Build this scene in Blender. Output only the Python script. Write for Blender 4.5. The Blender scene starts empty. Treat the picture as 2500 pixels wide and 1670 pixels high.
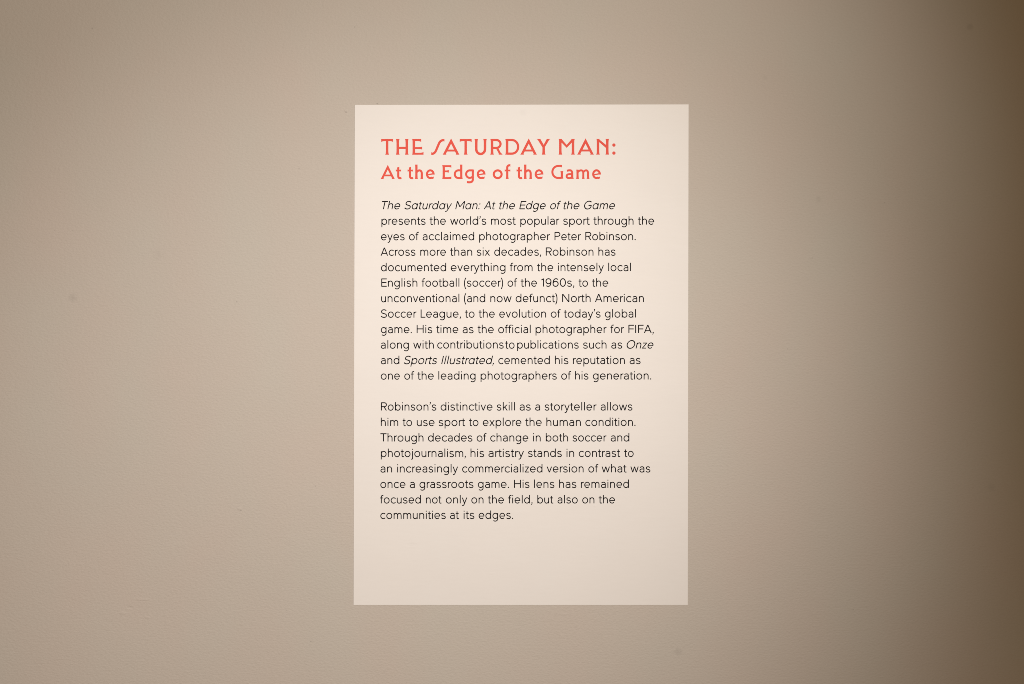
import bpy, math, random
from mathutils import Vector
from mathutils.geometry import delaunay_2d_cdt

# ---------------------------------------------------------------- camera, world, lamps, exposure
scene = bpy.context.scene
COL = scene.collection
S = 0.6096 / 815.5                      # metres per photograph pixel (the text panel is 24 x 36 in)
FRAME_W = 2500 * S
CAM_DIST = 2.60

cam_data = bpy.data.cameras.new('camera')
cam = bpy.data.objects.new('camera', cam_data)
COL.objects.link(cam)
cam.location = (0, -CAM_DIST, 0)
cam.rotation_euler = (math.radians(90), 0, 0)
cam_data.sensor_width = 36.0
cam_data.lens = 36.0 * CAM_DIST / FRAME_W
cam_data.clip_start = 0.05
cam_data.clip_end = 100
scene.camera = cam

world = bpy.data.worlds.new('World')
scene.world = world
world.use_nodes = True
bg = world.node_tree.nodes['Background']
bg.inputs['Color'].default_value = (0.207, 0.142, 0.079, 1)    # dim warm bounce of the gallery
bg.inputs['Strength'].default_value = 1.0

WALL = (0.520, 0.475, 0.425)
PAPER = (0.776, 0.755, 0.733)


def spot(name, loc, aim, half, blend, coef, radius=0.03):
    ld = bpy.data.lights.new(name, 'SPOT')
    power = [c * 4 * math.pi ** 2 / w for c, w in zip(coef, WALL)]
    m = max(power)
    ld.energy = m
    ld.color = [p / m for p in power]
    ld.spot_size = 2 * half
    ld.spot_blend = blend
    ld.shadow_soft_size = radius
    o = bpy.data.objects.new(name, ld)
    COL.objects.link(o)
    o.location = loc
    d = Vector(aim) - Vector(loc)
    o.rotation_euler = d.to_track_quat('-Z', 'Y').to_euler()
    return o


spot('track_spotlight', (-0.213, -2.274, 1.011), (-0.267, 0, -0.538), 0.490, 0.999, (1.563, 1.335, 1.165))
spot('track_spotlight', (0.971, -2.293, 1.000), (-0.604, 0, 0.106), 0.602, 0.997, (2.600, 2.220, 1.835))

scene.view_settings.view_transform = 'Standard'
scene.view_settings.look = 'None'
scene.view_settings.exposure = 0
scene.view_settings.gamma = 1
scene.view_settings.use_curve_mapping = False
scene.cycles.use_denoising = False
scene.cycles.filter_width = 0.85


# ---------------------------------------------------------------- helpers
def px(x, y):
    """photograph pixel on the wall plane -> metres along the wall (x right, z up)"""
    return ((x - 1250) * S, (835 - y) * S)


def mesh_obj(name, verts, faces, mat, parent=None):
    me = bpy.data.meshes.new(name)
    me.from_pydata(verts, [], faces)
    me.materials.append(mat)
    me.update()
    o = bpy.data.objects.new(name, me)
    COL.objects.link(o)
    if parent:
        o.parent = parent
    return o


class NT:
    def __init__(self, name):
        self.mat = bpy.data.materials.new(name)
        self.mat.use_nodes = True
        self.t = self.mat.node_tree
        self.bsdf = self.t.nodes['Principled BSDF']

    def n(self, kind, **kw):
        nd = self.t.nodes.new(kind)
        for k, v in kw.items():
            setattr(nd, k, v)
        return nd

    def l(self, a, b):
        self.t.links.new(a, b)

    def math(self, op, a, b=None, clamp=False):
        nd = self.n('ShaderNodeMath', operation=op, use_clamp=clamp)
        for i, v in enumerate((a, b)):
            if v is None:
                continue
            if isinstance(v, (int, float)):
                nd.inputs[i].default_value = v
            else:
                self.l(v, nd.inputs[i])
        return nd.outputs[0]

    def noise(self, coord, scale, detail=2, rough=0.5, stretch=(1, 1, 1)):
        mp = self.n('ShaderNodeMapping')
        mp.inputs['Scale'].default_value = stretch
        self.l(coord, mp.inputs['Vector'])
        nz = self.n('ShaderNodeTexNoise')
        nz.inputs['Scale'].default_value = scale
        nz.inputs['Detail'].default_value = detail
        nz.inputs['Roughness'].default_value = rough
        self.l(mp.outputs[0], nz.inputs['Vector'])
        return nz.outputs['Fac']

    def spot_mask(self, coord, x, z, rx, rz, wob=None):
        """soft round blotch of its own at (x, z) on the surface"""
        sub = self.n('ShaderNodeVectorMath', operation='SUBTRACT')
        self.l(coord, sub.inputs[0])
        sub.inputs[1].default_value = (x, 0, z)
        mul = self.n('ShaderNodeVectorMath', operation='MULTIPLY')
        self.l(sub.outputs[0], mul.inputs[0])
        mul.inputs[1].default_value = (1 / rx, 0, 1 / rz)
        ln = self.n('ShaderNodeVectorMath', operation='LENGTH')
        self.l(mul.outputs[0], ln.inputs[0])
        d = ln.outputs['Value']
        if wob is not None:
            d = self.math('ADD', d, self.math('MULTIPLY', self.math('SUBTRACT', wob, 0.5), 0.9))
        mr = self.n('ShaderNodeMapRange', interpolation_type='SMOOTHSTEP')
        self.l(d, mr.inputs['Value'])
        mr.inputs['From Min'].default_value = 1.0
        mr.inputs['From Max'].default_value = 0.2
        return mr.outputs[0]


# ---------------------------------------------------------------- materials
def wall_material():
    m = NT('eggshell wall paint')
    co = m.n('ShaderNodeTexCoord').outputs['Object']
    wob = m.noise(co, 160, 2)
    # faint roller-to-roller colour drift of the paint
    drift = m.noise(co, 2.6, 3, 0.55)
    warm = m.noise(co, 5.5, 2, 0.5, (1, 1, 0.6))
    ramp = m.n('ShaderNodeMix', data_type='RGBA')
    ramp.inputs['A'].default_value = (WALL[0] * 1.012, WALL[1] * 0.988, WALL[2] * 0.985, 1)
    ramp.inputs['B'].default_value = (WALL[0] * 0.988, WALL[1] * 1.012, WALL[2] * 1.012, 1)
    mr = m.n('ShaderNodeMapRange')
    m.l(warm, mr.inputs['Value'])
    mr.inputs['From Min'].default_value = 0.3
    mr.inputs['From Max'].default_value = 0.7
    m.l(mr.outputs[0], ramp.inputs['Factor'])
    col = ramp.outputs['Result']
    fine = m.noise(co, 330, 3, 0.65, (0.75, 1, 1))
    val = m.math('ADD', m.math('MULTIPLY', drift, 0.05), m.math('MULTIPLY', fine, 0.10))
    val = m.math('ADD', val, 0.925)
    # dirt smudges
    for (x, y, r, k) in ((178, 727, 15, .09), (1655, 1592, 14, .085), (1998, 487, 11, .06), (2368, 66, 12, .10),
                         (1868, 190, 10, .04), (385, 622, 18, .03), (2420, 1190, 14, .05)):
        X, Z = px(x, y)
        msk = m.spot_mask(co, X, Z, r * S, r * S, wob)
        val = m.math('SUBTRACT', val, m.math('MULTIPLY', msk, k))
    # pin-prick specks
    for (x, y, r, k) in ((225, 69, 2.6, .35), (845, 274, 3.4, .35), (866, 66, 2.4, .4), (730, 412, 2.6, .3),
                         (578, 737, 2.6, .45), (178, 562, 2.2, .25), (921, 253, 3.2, .35), (770, 1187, 2.6, .3),
                         (2160, 495, 2.4, .3), (759, 1566, 2.6, .4), (588, 1246, 3.6, .3), (1984, 630, 2.4, .25),
                         (1923, 852, 2.2, .3), (133, 563, 2.0, .2), (700, 1490, 2.0, .25), (2083, 1488, 2.2, .3)):
        X, Z = px(x, y)
        msk = m.spot_mask(co, X, Z, r * S, r * S * 0.8)
        val = m.math('SUBTRACT', val, m.math('MULTIPLY', msk, k * .7))
    mul = m.n('ShaderNodeVectorMath', operation='SCALE')
    m.l(col, mul.inputs[0])
    m.l(val, mul.inputs['Scale'])
    m.l(mul.outputs[0], m.bsdf.inputs['Base Color'])
    m.bsdf.inputs['Roughness'].default_value = 0.75
    m.bsdf.inputs['Specular IOR Level'].default_value = 0.0
    # orange-peel roller stipple, filler patches and scuffs
    h1 = m.noise(co, 300, 3, 0.6, (0.6, 1, 1))
    h2 = m.noise(co, 60, 2, 0.5)
    h3 = m.noise(co, 9, 2, 0.5)
    h = m.math('ADD', m.math('MULTIPLY', h1, 1.0), m.math('MULTIPLY', h2, 0.35))
    h = m.math('ADD', h, m.math('MULTIPLY', h3, 0.6))
    for (x, y, rx, ry, k) in ((585, 1242, 9, 5, .9), (300, 1497, 11, 6, 1.1), (318, 1483, 10, 4, -.9), (350, 1464, 22, 4, .8),
                              (360, 1508, 8, 5, .7), (710, 1318, 22, 18, .45), (1376, 1500, 20, 4, .6), (845, 270, 6, 5, 1.2),
                              (2010, 1300, 20, 12, .4), (1980, 628, 5, 4, .8), (440, 1330, 26, 10, .3)):
        X, Z = px(x, y)
        h = m.math('ADD', h, m.math('MULTIPLY', m.spot_mask(co, X, Z, rx * S, ry * S, wob), k * .55))
    b = m.n('ShaderNodeBump')
    b.inputs['Strength'].default_value = 0.45
    b.inputs['Distance'].default_value = 0.0014
    m.l(h, b.inputs['Height'])
    m.l(b.outputs[0], m.bsdf.inputs['Normal'])
    return m.mat


def paper_material(name, tint=(1, 1, 1), smudges=()):
    m = NT(name)
    co = m.n('ShaderNodeTexCoord').outputs['Object']
    a = m.noise(co, 7, 3, 0.55, (1, 1, 1.6))
    st = m.noise(co, 95, 3, 0.6, (0.28, 1, 1))
    val = m.math('ADD', m.math('MULTIPLY', a, 0.030), m.math('MULTIPLY', st, 0.018))
    val = m.math('ADD', val, 0.976)
    wob = m.noise(co, 120, 2)
    for (x, y, rx, ry, k) in smudges:
        X, Z = px(x, y)
        val = m.math('SUBTRACT', val, m.math('MULTIPLY', m.spot_mask(co, X, Z, rx * S, ry * S, wob), k))
    mix = m.n('ShaderNodeMix', data_type='RGBA')
    mix.inputs['A'].default_value = (PAPER[0] * tint[0] * 1.004, PAPER[1] * tint[1] * 0.997, PAPER[2] * tint[2] * 0.992, 1)
    mix.inputs['B'].default_value = (PAPER[0] * tint[0] * 0.996, PAPER[1] * tint[1] * 1.002, PAPER[2] * tint[2] * 1.006, 1)
    m.l(m.noise(co, 11, 2), mix.inputs['Factor'])
    mul = m.n('ShaderNodeVectorMath', operation='SCALE')
    m.l(mix.outputs['Result'], mul.inputs[0])
    m.l(val, mul.inputs['Scale'])
    m.l(mul.outputs[0], m.bsdf.inputs['Base Color'])
    m.bsdf.inputs['Roughness'].default_value = 0.52
    m.bsdf.inputs['Specular IOR Level'].default_value = 0.35
    h = m.math('ADD', m.math('MULTIPLY', m.noise(co, 120, 2, 0.5, (0.3, 1, 1)), 0.5), m.math('MULTIPLY', m.noise(co, 16, 2), 1.0))
    for (x, y, rx, ry, k) in ((1452, 1235, 5, 4, .5), (1005, 1330, 20, 6, -.7), (1420, 1355, 8, 5, .35), (1200, 1400, 10, 4, .3)):
        X, Z = px(x, y)
        h = m.math('ADD', h, m.math('MULTIPLY', m.spot_mask(co, X, Z, rx * S, ry * S, wob), k))
    b = m.n('ShaderNodeBump')
    b.inputs['Strength'].default_value = 0.16
    b.inputs['Distance'].default_value = 0.0012
    m.l(h, b.inputs['Height'])
    m.l(b.outputs[0], m.bsdf.inputs['Normal'])
    return m.mat


def ink_material(name, c1, c2):
    m = NT(name)
    co = m.n('ShaderNodeTexCoord').outputs['Object']
    mix = m.n('ShaderNodeMix', data_type='RGBA')
    mix.inputs['A'].default_value = (*c1, 1)
    mix.inputs['B'].default_value = (*c2, 1)
    m.l(m.noise(co, 260, 3, 0.6), mix.inputs['Factor'])
    m.l(mix.outputs['Result'], m.bsdf.inputs['Base Color'])
    m.bsdf.inputs['Roughness'].default_value = 0.7
    m.bsdf.inputs['Specular IOR Level'].default_value = 0.0
    return m.mat


M_WALL = wall_material()
M_PAPER = paper_material('cream matt vinyl', smudges=((1277, 274, 13, 11, .035), (1006, 1334, 16, 7, .02), (1660, 480, 30, 40, .008)))
M_PATCH = paper_material('cream patch vinyl', (0.992, 0.992, 0.996))
M_RED = ink_material('coral red ink', (0.725, 0.102, 0.076), (0.755, 0.116, 0.088))
M_BLACK = ink_material('warm black ink', (0.009, 0.008, 0.009), (0.015, 0.013, 0.014))

# ---------------------------------------------------------------- wall
W2, H2, T = 2.4, 1.9, 0.12
wv = [(x, y, z) for y in (0, T) for z in (-H2, H2) for x in (-W2, W2)]
wall = mesh_obj('wall', wv, [(0, 1, 3, 2), (4, 6, 7, 5), (0, 4, 5, 1), (2, 3, 7, 6), (0, 2, 6, 4), (1, 5, 7, 3)], M_WALL)
wall['kind'] = 'structure'
wall['label'] = 'plain beige painted wall with fine roller texture and faint smudges'

# ---------------------------------------------------------------- text panel: sheet
panel = bpy.data.objects.new('text_panel', None)
COL.objects.link(panel)
panel['label'] = 'cream exhibition text panel with red title on beige wall'
panel['category'] = 'text panel'

SHEET_T = 0.0006


def slab(name, corners, y_back, y_front, mat, parent, inset=0.0):
    """thin sheet with four (photo-measured) corners, slightly eased front edge"""
    P = [px(*c) for c in corners]           # TL TR BR BL
    cx = sum(p[0] for p in P) / 4
    cz = sum(p[1] for p in P) / 4
    v = [(p[0], -y_back, p[1]) for p in P]
    e = inset
    v += [(p[0], -(y_front - e), p[1]) for p in P]
    v += [(p[0] + (e if p[0] < cx else -e), -y_front, p[1] + (e if p[1] < cz else -e)) for p in P]
    f = [(8, 9, 10, 11)]
    for i in range(4):
        j = (i + 1) % 4
        f.append((i, j, 4 + j, 4 + i))
        f.append((4 + i, 4 + j, 8 + j, 8 + i))
    f.append((3, 2, 1, 0))
    return mesh_obj(name, v, f, mat, parent)


sheet = slab('sheet', [(866.0, 256.3), (1681.1, 255.0), (1679.1, 1477.0), (863.1, 1477.0)], 0.0001, SHEET_T, M_PAPER, panel, 0.0002)


# ---------------------------------------------------------------- lettering: strokes -> union -> flat ink film
def bez(p0, p1, p2, p3, n=9):
    out = []
    for i in range(n + 1):
        t = i / n
        a, b, c, d = (1 - t) ** 3, 3 * t * (1 - t) ** 2, 3 * t * t * (1 - t), t ** 3
        out.append((a * p0[0] + b * p1[0] + c * p2[0] + d * p3[0], a * p0[1] + b * p1[1] + c * p2[1] + d * p3[1]))
    return out


def arc(cx, cy, rx, ry, a0, a1, n=None):
    n = n or max(4, int(abs(a1 - a0) / 11))
    return [(cx + rx * math.cos(math.radians(a0 + (a1 - a0) * i / n)), cy + ry * math.sin(math.radians(a0 + (a1 - a0) * i / n)))
            for i in range(n + 1)]


def path(*parts):
    out = []
    for p in parts:
        p = p if isinstance(p, list) else [p]
        for q in p:
            if not out or math.hypot(q[0] - out[-1][0], q[1] - out[-1][1]) > 0.4:
                out.append(q)
    return out


def stroke(pts, w, closed=False):
    """quads along a centre line"""
    n = len(pts)
    if closed:
        pts = pts[:-1] if math.dist(pts[0], pts[-1]) < .5 else pts
        n = len(pts)
    L, R = [], []
    for i in range(n):
        a = pts[i - 1] if (i > 0 or closed) else None
        b = pts[(i + 1) % n] if (i < n - 1 or closed) else None
        p = pts[i]
        ds = []
        if a:
            d = math.dist(a, p)
            ds.append(((p[0] - a[0]) / d, (p[1] - a[1]) / d))
        if b:
            d = math.dist(p, b)
            ds.append(((b[0] - p[0]) / d, (b[1] - p[1]) / d))
        nx, ny = -sum(d[1] for d in ds) / len(ds), sum(d[0] for d in ds) / len(ds)
        q = max(.35, nx * nx + ny * ny)
        k = (w / 2) / q
        L.append((p[0] + nx * k, p[1] + ny * k))
        R.append((p[0] - nx * k, p[1] - ny * k))
    out = []
    for i in range(n if closed else n - 1):
        j = (i + 1) % n
        out.append([L[i], L[j], R[j], R[i]])
    return out


def para(x0, y0, x1, y1, w):
    """straight diagonal with horizontally cut ends"""
    d = math.hypot(x1 - x0, y1 - y0)
    h = w / 2 * d / abs(y1 - y0)
    return [[(x0 - h, y0), (x0 + h, y0), (x1 + h, y1), (x1 - h, y1)]]


def bar(x0, x1, y, w):
    return [[(x0, y - w / 2), (x1, y - w / 2), (x1, y + w / 2), (x0, y + w / 2)]]


def vst(x, y0, y1, w):
    return [[(x - w / 2, y0), (x + w / 2, y0), (x + w / 2, y1), (x - w / 2, y1)]]


def disc(x, y, r):
    return [arc(x, y, r, r, 0, 360, 16)[:-1]]


# --- light geometric sans, drawn on a grid of 97 = x-height, 133 = capitals; entries: (polygons, left bearing, right bearing)
Wt = 15.6
CW = 16.4


def build_sans():
    G = {}
    w, c = Wt, CW
    XH, AS = 95, 137.5

    def hump(x0, x1, top=91.5):                # arch from stem x0 to stem x1
        mx = (x0 + x1) / 2 + 2.5
        return path((x1, 0), (x1, 54), arc(mx, 54, x1 - mx, top - 54, 0, 90), bez((mx, top), (mx - 15, top), (x0 + 6, top - 8), (x0, 62)))

    G['o'] = (stroke(arc(48, 48, 42, 44, 0, 360), w, True), 9, 9)
    G['c'] = (stroke(arc(48.5, 48, 42.5, 44, 41, 319), w), 9, 4)
    e = stroke(path((87, 46), arc(46.5, 48, 40.5, 44, 6, 318)), w) + bar(7, 92, 45.5, w * .92)
    G['e'] = (e, 9, 9)
    bowl_l = stroke(arc(46, 48, 40, 44, 0, 360), w, True)
    bowl_r = stroke(arc(47, 48, 40, 44, 0, 360), w, True)
    G['d'] = (bowl_l + vst(87, 0, AS, w), 8, 13)
    G['b'] = (bowl_r + vst(6, 0, AS, w), 13, 8)
    G['p'] = (bowl_r + vst(6, -41, XH, w), 13, 8)
    G['g'] = (stroke(arc(46, 49, 40, 43, 0, 360), w, True) + stroke(path((86, XH), (86, -1), arc(46, -1, 40, 36, 0, -138)), w), 8, 13)
    a = stroke(path((72.5, 0), (72.5, 62), arc(43, 62, 29.5, 30, 0, 90), bez((43, 92), (29, 92), (18, 87), (9, 78))), w)
    a += stroke(path((72, 54), bez((72, 54), (62, 56), (50, 55), (38, 55)), arc(38, 29.5, 32, 25.5, 90, 270),
                     bez((38, 4), (54, 4), (66, 13), (72, 24))), w)
    G['a'] = (a, 10, 13)
    G['n'] = (vst(6, 0, XH, w) + stroke(hump(6, 73.5), w), 14, 13)
    G['h'] = (vst(6, 0, AS, w) + stroke(hump(6, 73.5), w), 14, 13)
    G['m'] = (vst(6, 0, XH, w) + stroke(hump(6, 65.5), w) + stroke(hump(65.5, 125), w), 14, 13)
    mx = 36.5
    G['u'] = (vst(73, 0, XH, w) + stroke(path((6, XH), (6, 40), arc(mx, 40, 30.5, 36.5, 180, 270), bez((mx, 3.5), (52, 3.5), (67, 13), (73, 32))), w), 12, 13)
    G['r'] = (vst(6, 0, XH, w) + stroke(bez((6, 60), (10, 80), (26, 92), (47, 91)), w), 13, -2)
    G['t'] = (stroke(path((23, 122), (23, 22), bez((23, 22), (23, 9), (29, 4), (38, 4)), bez((38, 4), (44, 4), (49, 5), (53, 9))), w) + bar(0, 51, 89.5, w * .95), 3, -2)
    G['f'] = (stroke(path((22, 0), (22, 106), bez((22, 106), (22, 124), (34, 134), (57, 129))), w) + bar(0, 48, 89.5, w * .95), 3, -4)
    G['i'] = (vst(8.5, 0, XH, w) + disc(8.5, 126, 9.2), 13, 13)
    G['j'] = (stroke(path((21, XH), (21, -16), bez((21, -16), (21, -32), (13, -39), (-1, -36))), w) + disc(21, 126, 8.8), 2, 12)
    G['l'] = (vst(6, 0, AS, w), 15, 15)
    G['k'] = (vst(6, 0, AS, w) + para(6, 34, 69, XH, w) + para(71, 0, 31, 58, w), 13, 3)
    G['v'] = (para(43.5, 0, 6.5, XH, w) + para(43.5, 0, 80.5, XH, w), 3, 3)
    G['w'] = (para(36, 0, 6, XH, w) + para(36, 0, 66.5, XH, w) + para(97, 0, 66.5, XH, w) + para(97, 0, 127, XH, w), 3, 3)
    G['x'] = (para(80, 0, 9, XH, w) + para(8, 0, 79, XH, w), 3, 3)
    G['y'] = (para(43.5, 1, 6.5, XH, w) + stroke(path((81.5, XH), (40, -8), bez((40, -8), (33, -28), (24, -40), (4, -34))), w), 3, 3)
    G['z'] = (bar(3, 71, 89, w * .95) + bar(2, 73, 6, w * .95) + para(9, 6, 64, 89, w), 6, 6)
    s = path(bez((66, 77), (59, 87), (50, 92), (38, 92)), bez((38, 92), (20, 92), (9, 83), (9, 70)), bez((9, 70), (9, 55), (24, 51), (38, 48.5)),
             bez((38, 48.5), (55, 45), (69, 40), (69, 25)), bez((69, 25), (69, 12), (56, 4), (37, 4)), bez((37, 4), (23, 4), (12, 10), (5, 19)))
    G['s'] = (stroke(s, w), 9, 8)
    # capitals
    G['A'] = (para(7, 0, 61, 133, c) + para(115, 0, 61, 133, c) + bar(24, 98, 38, c * .95), 2, 2)
    S_ = path(bez((92, 112), (82, 123), (68, 129), (53, 129)), bez((53, 129), (28, 129), (12, 116), (12, 98)), bez((12, 98), (12, 76), (32, 71), (53, 66)),
              bez((53, 66), (76, 60), (95, 54), (95, 34)), bez((95, 34), (95, 14), (77, 4), (53, 4)), bez((53, 4), (32, 4), (16, 12), (5, 25)))
    G['S'] = (stroke(S_, c), 8, 8)
    G['T'] = (bar(0, 102, 127, c) + vst(51, 0, 127, c), 2, 2)
    R = vst(6, 0, 133, c) + stroke(path((6, 127), (56, 127), arc(56, 95, 35, 32, 90, -90), (6, 63)), c)
    G['P'] = (R, 14, 6)
    G['R'] = (R + para(90, 0, 50, 63, c), 14, 5)
    G['E'] = (vst(6, 0, 133, c) + bar(6, 90, 127, c) + bar(6, 86, 68, c) + bar(6, 90, 6, c), 14, 6)
    G['F'] = (vst(6, 0, 133, c) + bar(6, 87, 127, c) + bar(6, 82, 67, c), 14, 3)
    G['L'] = (vst(6, 0, 133, c) + bar(6, 77, 6, c), 14, 3)
    G['I'] = (vst(6, 0, 133, c), 16, 16)
    G['H'] = (vst(6, 0, 133, c) + vst(108, 0, 133, c) + bar(6, 108, 69, c), 14, 14)
    G['N'] = (vst(6, 0, 133, c) + vst(108, 0, 133, c) + para(107, 0, 7, 133, c), 14, 14)
    G['M'] = (vst(6, 0, 133, c) + vst(130, 0, 133, c) + para(68, 38, 7, 133, c) + para(68, 38, 129, 133, c), 14, 14)
    G['O'] = (stroke(arc(68, 66.5, 62, 64, 0, 360, 36), c, True), 9, 9)
    G['G'] = (stroke(path(arc(68, 66.5, 62, 64, 47, 322, 28), (119, 62)), c) + bar(72, 124, 62, c), 9, 10)
    # figures and points
    G['1'] = (vst(38, 0, 133, c) + stroke([(40, 129), (4, 108)], c), 4, 14)
    G['9'] = (stroke(arc(46, 88, 40, 41, 0, 360), c, True) + stroke(path((86, 88), bez((86, 88), (86, 30), (70, 4), (42, 4)), bez((42, 4), (28, 4), (19, 9), (11, 17))), c), 9, 9)
    G['6'] = (stroke(arc(47, 45, 41, 41, 0, 360), c, True) + stroke(path((6, 45), bez((6, 45), (6, 103), (26, 129), (53, 129)), bez((53, 129), (66, 129), (75, 124), (83, 115))), c), 9, 9)
    G['0'] = (stroke(arc(48, 66.5, 42, 63, 0, 360, 32), c, True), 9, 9)
    G['.'] = (disc(9, 8.5, 10.5), 10, 10)
    com = [[(7, 15), (16, 20), (26, 13), (23, -2), (11, -26), (0, -22), (12, -2)]]
    G[','] = (disc(15, 8, 10) + com, 6, 10)
    G['\u2019'] = ([[(x, y + 121) for x, y in p] for p in disc(15, 8, 10) + com], 4, 4)
    G[':'] = (disc(9, 8.5, 10.5) + disc(9, 86, 10.5), 10, 10)
    G['('] = (stroke(bez((33, 144), (1, 96), (1, 10), (33, -38), 12), w), 8, 2)
    G[')'] = (stroke(bez((4, 144), (36, 96), (36, 10), (4, -38), 12), w), 2, 8)
    # sloped forms with their own drawing
    G['ia'] = (bowl_l + vst(87, 0, XH, w), 8, 13)
    return G


SANS = build_sans()


def union(polys):
    """non-overlapping triangles covering all polygons"""
    V, F, E = [], [], []
    for p in polys:
        ar = sum(p[i][0] * p[(i + 1) % len(p)][1] - p[(i + 1) % len(p)][0] * p[i][1] for i in range(len(p)))
        if abs(ar) < 1e-6:
            continue
        if ar < 0:
            p = p[::-1]
        k = len(V)
        V += [Vector(q) for q in p]
        F.append(list(range(k, k + len(p))))
    vs, es, fs, ov, oe, of = delaunay_2d_cdt(V, E, F, 0, 1e-5)
    keep = [f for f, o in zip(fs, of) if len(o)]
    return [(v.x, v.y) for v in vs], keep


_cache = {}


def glyph(ch, italic):
    key = (ch, italic)
    if key not in _cache:
        src = SANS['ia' if (italic and ch == 'a') else ch]
        v, f = union(src[0])
        if italic:
            v = [(x + y * 0.222, y) for x, y in v]
        _cache[key] = (v, f, src[1], src[2], min(q[0] for q in src[0] for q in q), max(q[0] for q in src[0] for q in q))
    return _cache[key]


def set_word(text, x0, x1, base, italic=False):
    """word fitted between two measured photo x positions on its baseline -> verts (photo px), faces"""
    V, F, pen = [], [], 0.0
    for ch in text:
        v, f, lb, rb, g0, g1 = glyph(ch, italic)
        if italic:
            lb, rb = lb - .5, rb - .5
        dx = pen + lb - g0
        k = len(V)
        V += [(x + dx, y) for x, y in v]
        F += [tuple(i + k for i in t) for t in f]
        pen = dx + g1 + rb
    a, b = min(v[0] for v in V), max(v[0] for v in V)
    sx = (x1 - x0) / (b - a)
    FIT.append((text, round(sx * 6.709, 3)))
    return [(x0 + (x - a) * sx, base(x0 + (x - a) * sx) - y / 6.709) for x, y in V], F


FIT = []
INK_Y = SHEET_T + 0.00012


def ink_object(name, pieces, mat, parent, y=INK_Y):
    V, F = [], []
    for v, f in pieces:
        k = len(V)
        V += [(*px(a, b),) for a, b in v]
        F += [tuple(i + k for i in t) for t in f]
    o = mesh_obj(name, [(a, -y, b) for a, b in V], F, mat, parent)
    me = o.data
    if me.polygons and me.polygons[0].normal.y > 0:
        me.flip_normals()
    return o


def l_(z): return 910 + z / 6.709
def r_(z): return 1250 + z / 6.522


# each line: words with measured left and right ink edges; 'L'/'R' = which of the two measuring grids the edge is on, '*' = italic
LINES = [
    ['*The L150 L452', '*Saturday L517 L1298', '*Man: L1352 L1765', '*At L1818 L2010', '*the L2072 R48', '*Edge R115 R537', '*of R607 R783', '*the R820 R1075', '*Game R1147 R1640'],
    ['presents L143 L866', 'the L932 L1198', 'world\u2019s L1268 L1860', 'most L1938 R62', 'popular R132 R752', 'sport R815 R1240', 'through R1297 R1935', 'the R2003 R2263'],
    ['eyes L136 L523', 'of L593 L757', 'acclaimed L818 L1662', 'photographer L1743 R605', 'Peter R677 R1097', 'Robinson. R1167 R1970'],
    ['Across L130 L700', 'more L779 L1200', 'than L1267 L1630', 'six L1705 L1921', 'decades, L1990 R465', 'Robinson R538 R1297', 'has R1375 R1648'],
    ['documented L135 L1203', 'everything L1278 L2175', 'from L2245 R328', 'the R398 R657', 'intensely R730 R1462', 'local R1532 R1893'],
    ['English L140 L732', 'football L802 L1419', '(soccer) L1495 L2135', 'of L2208 R82', 'the R138 R398', '1960s, R465 R993', 'to R1060 R1210', 'the R1272 R1533'],
    ['unconventional L138 L1419', '(and L1495 L1843', 'now L1926 L2275', 'defunct) R58 R724', 'North R797 R1252', 'American R1320 R2100'],
    ['Soccer L133 L715', 'League, L785 L1447', 'to L1510 L1668', 'the L1735 L1999', 'evolution L2072 R543', 'of R617 R775', 'today\u2019s R825 R1410', 'global R1478 R1973'],
    ['game. L133 L642', 'His L720 L975', 'time L1041 L1403', 'as L1473 L1652', 'the L1718 L1983', 'official L2055 R298', 'photographer R375 R1505', 'for R1567 R1783', 'FIFA, R1853 R2258'],
    ['along L133 L593', 'with L663 L1002', 'publications R82 R1062', 'such R1132 R1505', 'as R1580 R1755', '*Onze R1825 R2252'],
    ['and L133 L437', '*Sports L508 L1055', '*Illustrated, L1122 L1987', 'cemented L2057 R603', 'his R683 R898', 'reputation R970 R1798', 'as R1872 R2047'],
    ['one L132 L445', 'of L517 L680', 'the L732 L1000', 'leading L1075 L1685', 'photographers L1767 R713', 'of R783 R942', 'his R1004 R1217', 'generation. R1287 R2217'],
    [],
    ['Robinson\u2019s L135 L1042', 'distinctive L1112 L1962', 'skill L2032 R48', 'as R122 R298', 'a R368 R448', 'storyteller R520 R1345', 'allows R1412 R1917'],
    ['him L133 L418', 'to L490 L645', 'use L722 L1013', 'sport L1080 L1517', 'to L1577 L1732', 'explore L1803 R150', 'the R212 R473', 'human R547 R1097', 'condition. R1168 R1967'],
    ['Through L126 L832', 'decades L905 L1633', 'of L1703 L1865', 'change L1925 R260', 'in R335 R457', 'both R538 R893', 'soccer R965 R1503', 'and R1572 R1868'],
    ['photojournalism, L133 L1527', 'his L1602 L1825', 'artistry L1895 R190', 'stands R255 R793', 'in R867 R990', 'contrast R1063 R1725', 'to R1785 R1937'],
    ['an L127 L318', 'increasingly L400 L1397', 'commercialized L1465 R485', 'version R552 R1140', 'of R1215 R1375', 'what R1427 R1827', 'was R1885 R2203'],
    ['once L125 L537', 'a L607 L690', 'grassroots L766 L1650', 'game. L1722 L2232', 'His R32 R278', 'lens R350 R675', 'has R750 R1025', 'remained R1097 R1862'],
    ['focused L120 L790', 'not L872 L1130', 'only L1197 L1548', 'on L1615 L1815', 'the L1885 L2150', 'field, L2217 R328', 'but R403 R660', 'also R725 R1047', 'on R1118 R1312', 'the R1380 R1640'],
    ['communities L125 L1197', 'at L1265 L1415', 'its L1488 L1665', 'edges. L1735 L2300'],
]


def edge(s): return (l_ if s[0] == 'L' else r_)(float(s[1:]))


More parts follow.
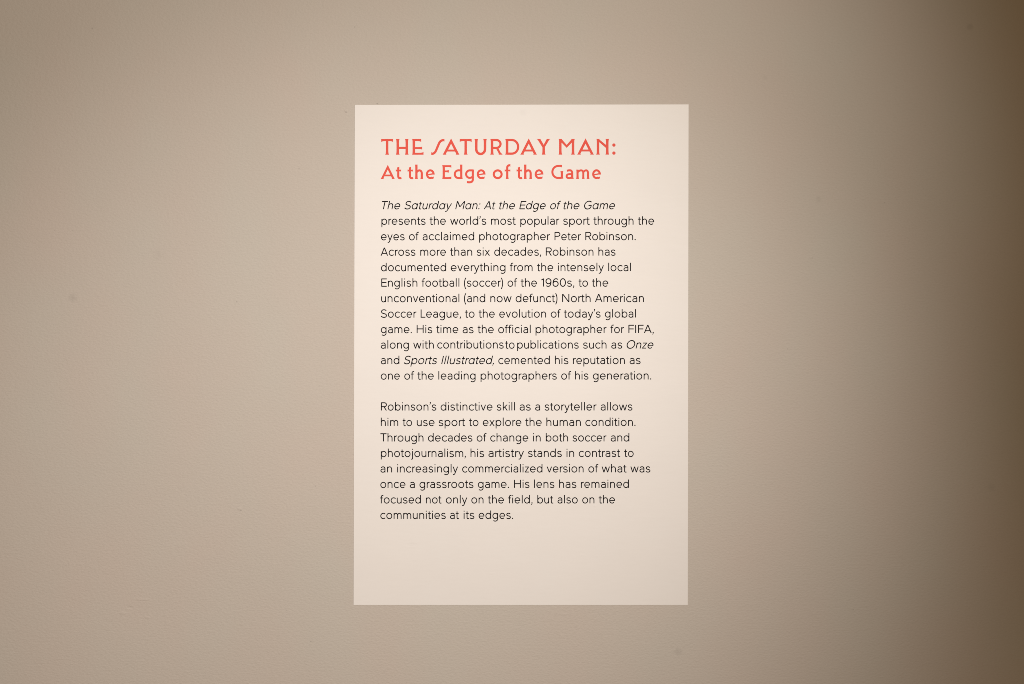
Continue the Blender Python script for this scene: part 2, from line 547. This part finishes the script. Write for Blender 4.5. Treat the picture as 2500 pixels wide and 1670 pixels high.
for k, words in enumerate(LINES):
    if not words:
        continue
    b0 = 510.95 + 37.79 * k
    base = lambda x, b0=b0: b0 - 0.25 * (x - 930) / 660
    pcs = []
    for wd in words:
        t, a, b = wd.split(' ')
        it = t[0] == '*'
        pcs.append(set_word(t.lstrip('*'), edge(a), edge(b), base, it))
    if k == 9:                                          # the pasted stickers break this line in two
        ink_object('text_line', pcs[:2], M_BLACK, panel)
        pcs = pcs[2:]
    o = ink_object('text_line', pcs, M_BLACK, panel)
    if k == 0:
        o['label'] = 'italic opening line of the text'

# correction stickers pasted over the tenth line
for word, a, b, quad, bl in (
        ('contributions', 'L1057', 'L2145', [(1065.2, 830.4), (1232.0, 827.0), (1232.2, 851.9), (1065.0, 852.2)], 850.75),
        ('to', 'L2170', 'L2323', [(1232.9, 828.2), (1258.4, 828.0), (1258.0, 852.3), (1233.1, 852.2)], 851.0)):
    st = slab('correction_sticker', quad, SHEET_T + 0.00015, SHEET_T + 0.00045, M_PATCH, panel, 0.0001)
    ink_object('lettering', [set_word(word, edge(a), edge(b), lambda x, bl=bl: bl)], M_BLACK, st, SHEET_T + 0.00057)


# ---------------------------------------------------------------- red display lettering with flared ends (grid: 6.906 per photo px)
def flare_stem(x, y0, y1, w, f0=10, f1=10, l0=None, r0=None, l1=None, r1=None):
    """upright whose ends spread into small spurs; l/r override the spread per side (bottom 0, top 1)"""
    l0 = f0 if l0 is None else l0
    r0 = f0 if r0 is None else r0
    l1 = f1 if l1 is None else l1
    r1 = f1 if r1 is None else r1
    h = w / 2
    H = y1 - y0
    prof = [(0, 1), (5, .93), (12, .55), (24, .26), (min(48, H * .3), 0.08), (min(70, H * .4), 0)]
    left, right = [], []
    for d, k in prof:
        left.append((x - h - l0 * k, y0 + d))
        right.append((x + h + r0 * k, y0 + d))
    for d, k in prof[::-1]:
        left.append((x - h - l1 * k, y1 - d))
        right.append((x + h + r1 * k, y1 - d))
    out = []
    for i in range(len(left) - 1):
        out.append([left[i], right[i], right[i + 1], left[i + 1]])
    return out


def flare_bar(x0, x1, y, w, up0=0, dn0=0, up1=0, dn1=0):
    """crossbar whose ends spread up / down"""
    h = w / 2
    L = x1 - x0
    prof = [(0, 1), (5, .9), (14, .45), (30, .18), (min(55, L * .45), 0)]
    pts = [(x0 + d, y + h + up0 * k, y - h - dn0 * k) for d, k in prof]
    pts += [(x1 - d, y + h + up1 * k, y - h - dn1 * k) for d, k in prof[::-1]]
    return [[(a[0], a[2]), (b[0], b[2]), (b[0], b[1]), (a[0], a[1])] for a, b in zip(pts, pts[1:]) if b[0] > a[0] + .1]


def foot(x0, x1, xm0, xm1, y0, hgt):
    """spur at a diagonal's end: wide at y0, meeting the diagonal (xm0..xm1) at y0+hgt"""
    s = 1 if hgt > 0 else -1
    return [[(x0, y0), (x1, y0), (x1 - (x1 - xm1) * .15, y0 + 5 * s), (xm1 + (x1 - xm1) * .3, y0 + hgt * .45), (xm1, y0 + hgt),
             (xm0, y0 + hgt), (xm0 + (x0 - xm0) * .3, y0 + hgt * .45), (x0 - (x0 - xm0) * .15, y0 + 5 * s)]]


def big_A(cx, apex, l, r, th, bar_y0, bar_y1, ft):
    """pointed capital A: l / r = outer foot corners, th = horizontal thickness of a leg, ft = inner spur reach"""
    P = []
    k = lambda y: y / apex
    lo = lambda y: l + (cx - l) * k(y)                   # outer left edge
    ro = lambda y: r + (cx - r) * k(y)
    top = apex
    ys = apex * (1 - th / (cx - l))                      # where the inner edge reaches the axis
    P.append([(l, 0), (l + th, 0), (cx, ys), (cx, top)])
    P.append([(r, 0), (r - th, 0), (cx, ys), (cx, top)])
    P.append([(lo(bar_y0) + th * .5, bar_y0), (ro(bar_y0) - th * .5, bar_y0), (ro(bar_y1) - th * .5, bar_y1), (lo(bar_y1) + th * .5, bar_y1)])
    P.append([(l - 2, 0), (l + ft, 0), (l + ft - 3, 5), (l + th + 4, 12), (l + th + 9, 27), (l + th * .6, 27), (l + 2, 5)])
    P.append([(r + 2, 0), (r - ft, 0), (r - ft + 3, 5), (r - th - 4, 12), (r - th - 9, 27), (r - th * .6, 27), (r - 2, 5)])
    # bar-end brackets under the bar
    return P


def cap_T(x0, x1):
    xc = (x0 + x1) / 2
    return flare_bar(x0, x1, 247, 36, 0, 16, 0, 16) + flare_stem(xc, 0, 240, 41, 11, 0)


def title_polys():
    P = []
    P += cap_T(213, 412)
    P += flare_stem(491.5, 0, 265, 42, 10, 10) + flare_stem(644, 0, 265, 42, 9, 9) + flare_bar(505, 632, 115, 36)
    P += flare_stem(763, 0, 265, 43, 7, 7, r0=0, r1=0) + flare_bar(750, 887, 247, 36, 0, 0, 0, 15) + flare_bar(770, 903, 111, 33, 0, 0, 9, 9) + flare_bar(750, 926, 16, 33, 0, 0, 15, 0)
    s = path((1058, 15), bez((1058, 15), (1096, 12), (1120, 30), (1142, 82)), (1186, 188), bez((1186, 188), (1206, 232), (1232, 247), (1279, 245)))
    P += stroke(s, 39)
    P += [[(1056, -4), (1080, -4), (1080, 30), (1066, 35), (1056, 46)], [(1279, 265), (1258, 264), (1258, 228), (1270, 226), (1279, 221)]]
    P += big_A(1391, 274, 1250, 1530, 46, 53, 86, 62)
    P += cap_T(1536, 1737)
    u = path((1815, 120), (1815, 92), arc(1888.5, 92, 73.5, 80, 180, 360), (1962, 120))
    P += stroke(u, 42) + flare_stem(1814.5, 110, 265, 43, 0, 9) + flare_stem(1962.5, 110, 265, 43, 0, 9)
    r = path((2080, 247), (2150, 247), arc(2150, 180, 74, 67, 90, -90), (2080, 113))
    P += flare_stem(2081, 0, 265, 42, 9, 9, r1=0) + stroke(r, 38) + [[(2140, 118), (2182, 118), (2240, 8), (2252, 0), (2196, 0), (2200, 10)]]
    P += foot(2193, 2258, 2192, 2240, 0, 26)
    o = 2210
    d = path((o + 124, 247), (o + 205, 247), arc(o + 205, 132, 106, 115, 90, -90, 18), (o + 124, 17))
    P += flare_stem(o + 124, 0, 265, 43, 9, 9, r0=0, r1=0) + stroke(d, 38)
    P += big_A(o + 489, 274, o + 349, o + 626, 46, 53, 86, 62)
    P += [[(o + 634, 262), (o + 686, 262), (o + 744, 162), (o + 744, 120), (o + 722, 120)], [(o + 792, 262), (o + 842, 262), (o + 762, 128), (o + 738, 120), (o + 738, 162)]]
    P += foot(o + 620, o + 690, o + 644, o + 689, 265, -24) + foot(o + 792, o + 856, o + 786, o + 832, 265, -24)
    P += flare_stem(o + 741, 0, 145, 42, 10, 0)
    P += flare_stem(o + 1022, 0, 265, 41, 11, 8, l0=9) + flare_stem(o + 1236, 0, 265, 42, 11, 8, r0=8)
    P += [[(o + 1024, 262), (o + 1044, 262), (o + 1129, 164), (o + 1129, 114), (o + 1034, 212)], [(o + 1234, 262), (o + 1214, 262), (o + 1129, 164), (o + 1129, 114), (o + 1224, 212)]]
    P += big_A(o + 1447, 275, o + 1307, o + 1586, 46, 53, 86, 62)
    P += flare_stem(o + 1657, 0, 265, 41, 10, 6) + flare_stem(o + 1813, 0, 265, 42, 9, 9)
    P += [[(o + 1640, 264), (o + 1668, 264), (o + 1812, 148), (o + 1812, 95), (o + 1660, 224)]]
    P += disc(o + 1925, 161, 28) + disc(o + 1925, 26, 28)
    return P


def sub_t(o):
    t = path((500, 196), (500, 48), bez((500, 48), (500, 24), (512, 13), (532, 13)), bez((532, 13), (540, 13), (546, 14), (551, 17)))
    P = stroke(t, 36) + [[(482, 190), (482, 180), (518, 180), (518, 208), (508, 202), (478, 190)]]
    P += [[(538, 30), (545, 33), (553, 36), (551, -2), (536, -5)]]
    P += flare_bar(459, 548, 142, 26, 4, 4, 4, 4)
    return [[(x + o, y) for x, y in p] for p in P]


def sub_h(o):
    P = flare_stem(806, 0, 242, 38, 5, 4, r1=0, l1=5)
    P += stroke(path((897, 20), (897, 92), arc(858, 92, 39, 52, 0, 90), bez((858, 144), (838, 144), (822, 132), (808, 110))), 36)
    P += flare_stem(897, 0, 90, 37, 5, 0)
    return [[(x + o, y) for x, y in p] for p in P]


def sub_e(o):
    P = stroke(arc(1040, 80, 56, 65, -6, 302, 26), 35)
    P += [[(1003, 60), (1112, 80), (1112, 92), (1090, 99), (1003, 82)]]
    P += [[(1062, 31), (1082, 34), (1099, 42), (1098, 10), (1086, 2), (1064, -2)]]
    return [[(x + o, y) for x, y in p] for p in P]


def subtitle_polys():
    P = []
    P += big_A(323, 238, 205, 441, 40, 44, 74, 55)
    P += sub_t(0) + sub_t(198) + sub_h(0) + sub_e(0)
    P += flare_stem(1267, 0, 232, 38, 7, 7, r0=0, r1=0) + flare_bar(1255, 1395, 216, 31, 0, 0, 0, 11) + flare_bar(1270, 1352, 128, 30, 0, 0, 7, 7) + flare_bar(1255, 1395, 15, 31, 0, 0, 11, 0)
    # d
    P += stroke(path((1562, 16), bez((1562, 16), (1545, 15), (1530, 15), (1520, 15)), arc(1514, 80, 61, 65, 270, 90, 18), bez((1516, 145), (1535, 146), (1548, 143), (1562, 138))), 35)
    P += flare_stem(1562, 0, 242, 37, 0, 4, r0=6, r1=0, l1=5)
    # g
    P += stroke(path((1757, 144), (1704, 144), arc(1704, 81, 60, 63, 90, 270, 18), bez((1704, 18), (1726, 18), (1744, 28), (1757, 44))), 35)
    P += [[(1738, 160), (1780, 158), (1779, 150), (1775, 140), (1738, 130)]]
    P += stroke(path((1757, 145), (1757, -8), bez((1757, -8), (1757, -40), (1735, -57), (1700, -57)), bez((1700, -57), (1685, -57), (1672, -56), (1660, -52))), 36)
    P += [[(1657, -34), (1657, -69), (1690, -72), (1690, -42), (1670, -40)]]
    P += sub_e(857)
    P += stroke(arc(2176, 79, 66, 65, 0, 360, 30), 36, True)
    o = 2210
    # f
    P += stroke(path((o + 127, 20), (o + 127, 190), bez((o + 127, 190), (o + 127, 218), (o + 144, 230), (o + 166, 230)), (o + 179, 228)), 36) + flare_stem(o + 127, 0, 120, 37, 6, 0)
    P += flare_bar(o + 84, o + 180, 142, 26, 4, 4, 4, 4) + [[(o + 180, 247), (o + 150, 246), (o + 150, 214), (o + 168, 214), (o + 180, 206)]]
    P += sub_t(o - 175) + sub_h(o - 375) + sub_e(o - 377)
    # G
    P += stroke(path((o + 1048, 212), bez((o + 1048, 212), (o + 1025, 220), (o + 1005, 220), (o + 985, 218)), arc(o + 985, 117, 97, 101, 90, 270, 22), bez((o + 985, 16), (o + 1010, 16), (o + 1030, 16), (o + 1048, 22))), 35)
    P += [[(o + 1050, 236), (o + 1020, 238), (o + 1020, 204), (o + 1040, 200), (o + 1049, 190)]]
    P += flare_stem(o + 1048, 4, 132, 37, 0, 6, r0=6, l1=7)
    # a
    P += stroke(path((o + 1222, 20), (o + 1222, 100), arc(o + 1186, 100, 36, 45, 0, 90), bez((o + 1186, 145), (o + 1168, 145), (o + 1150, 143), (o + 1134, 136))), 35)
    P += [[(o + 1132, 124), (o + 1145, 130), (o + 1165, 128), (o + 1165, 160), (o + 1134, 156)]]
    P += stroke(path((o + 1222, 84), bez((o + 1222, 84), (o + 1195, 80), (o + 1175, 82), (o + 1160, 78)), arc(o + 1160, 46, 32, 32, 100, 275, 14), bez((o + 1163, 14), (o + 1190, 12), (o + 1210, 22), (o + 1222, 40))), 33)
    P += flare_stem(o + 1222, 1, 70, 37, 0, 0, r0=7)
    # m
    P += flare_stem(o + 1312, 0, 157, 36, 6, 3, r1=0) + flare_stem(o + 1409, 0, 95, 34, 5, 0) + flare_stem(o + 1489, 0, 95, 36, 6, 0)
    P += stroke(path((o + 1409, 60), (o + 1409, 98), arc(o + 1374, 98, 35, 46, 0, 90), bez((o + 1374, 144), (o + 1350, 144), (o + 1330, 134), (o + 1315, 112))), 34)
    P += stroke(path((o + 1489, 60), (o + 1489, 98), arc(o + 1459, 98, 30, 46, 0, 90), bez((o + 1459, 144), (o + 1440, 144), (o + 1422, 134), (o + 1410, 112))), 34)
    P += sub_e(o + 592)
    return P


def display(name, polys, baseline):
    v, f = union(polys)
    return ink_object(name, [([(900 + x / 6.906, baseline(900 + x / 6.906) - y / 6.906) for x, y in v], f)], M_RED, panel)


display('title_line', title_polys(), lambda x: 377.8 - 0.2 * (x - 930) / 580)
display('subtitle_line', subtitle_polys(), lambda x: 437.0 - 0.1 * (x - 930) / 540)

panel.location = (0, 0, 0)
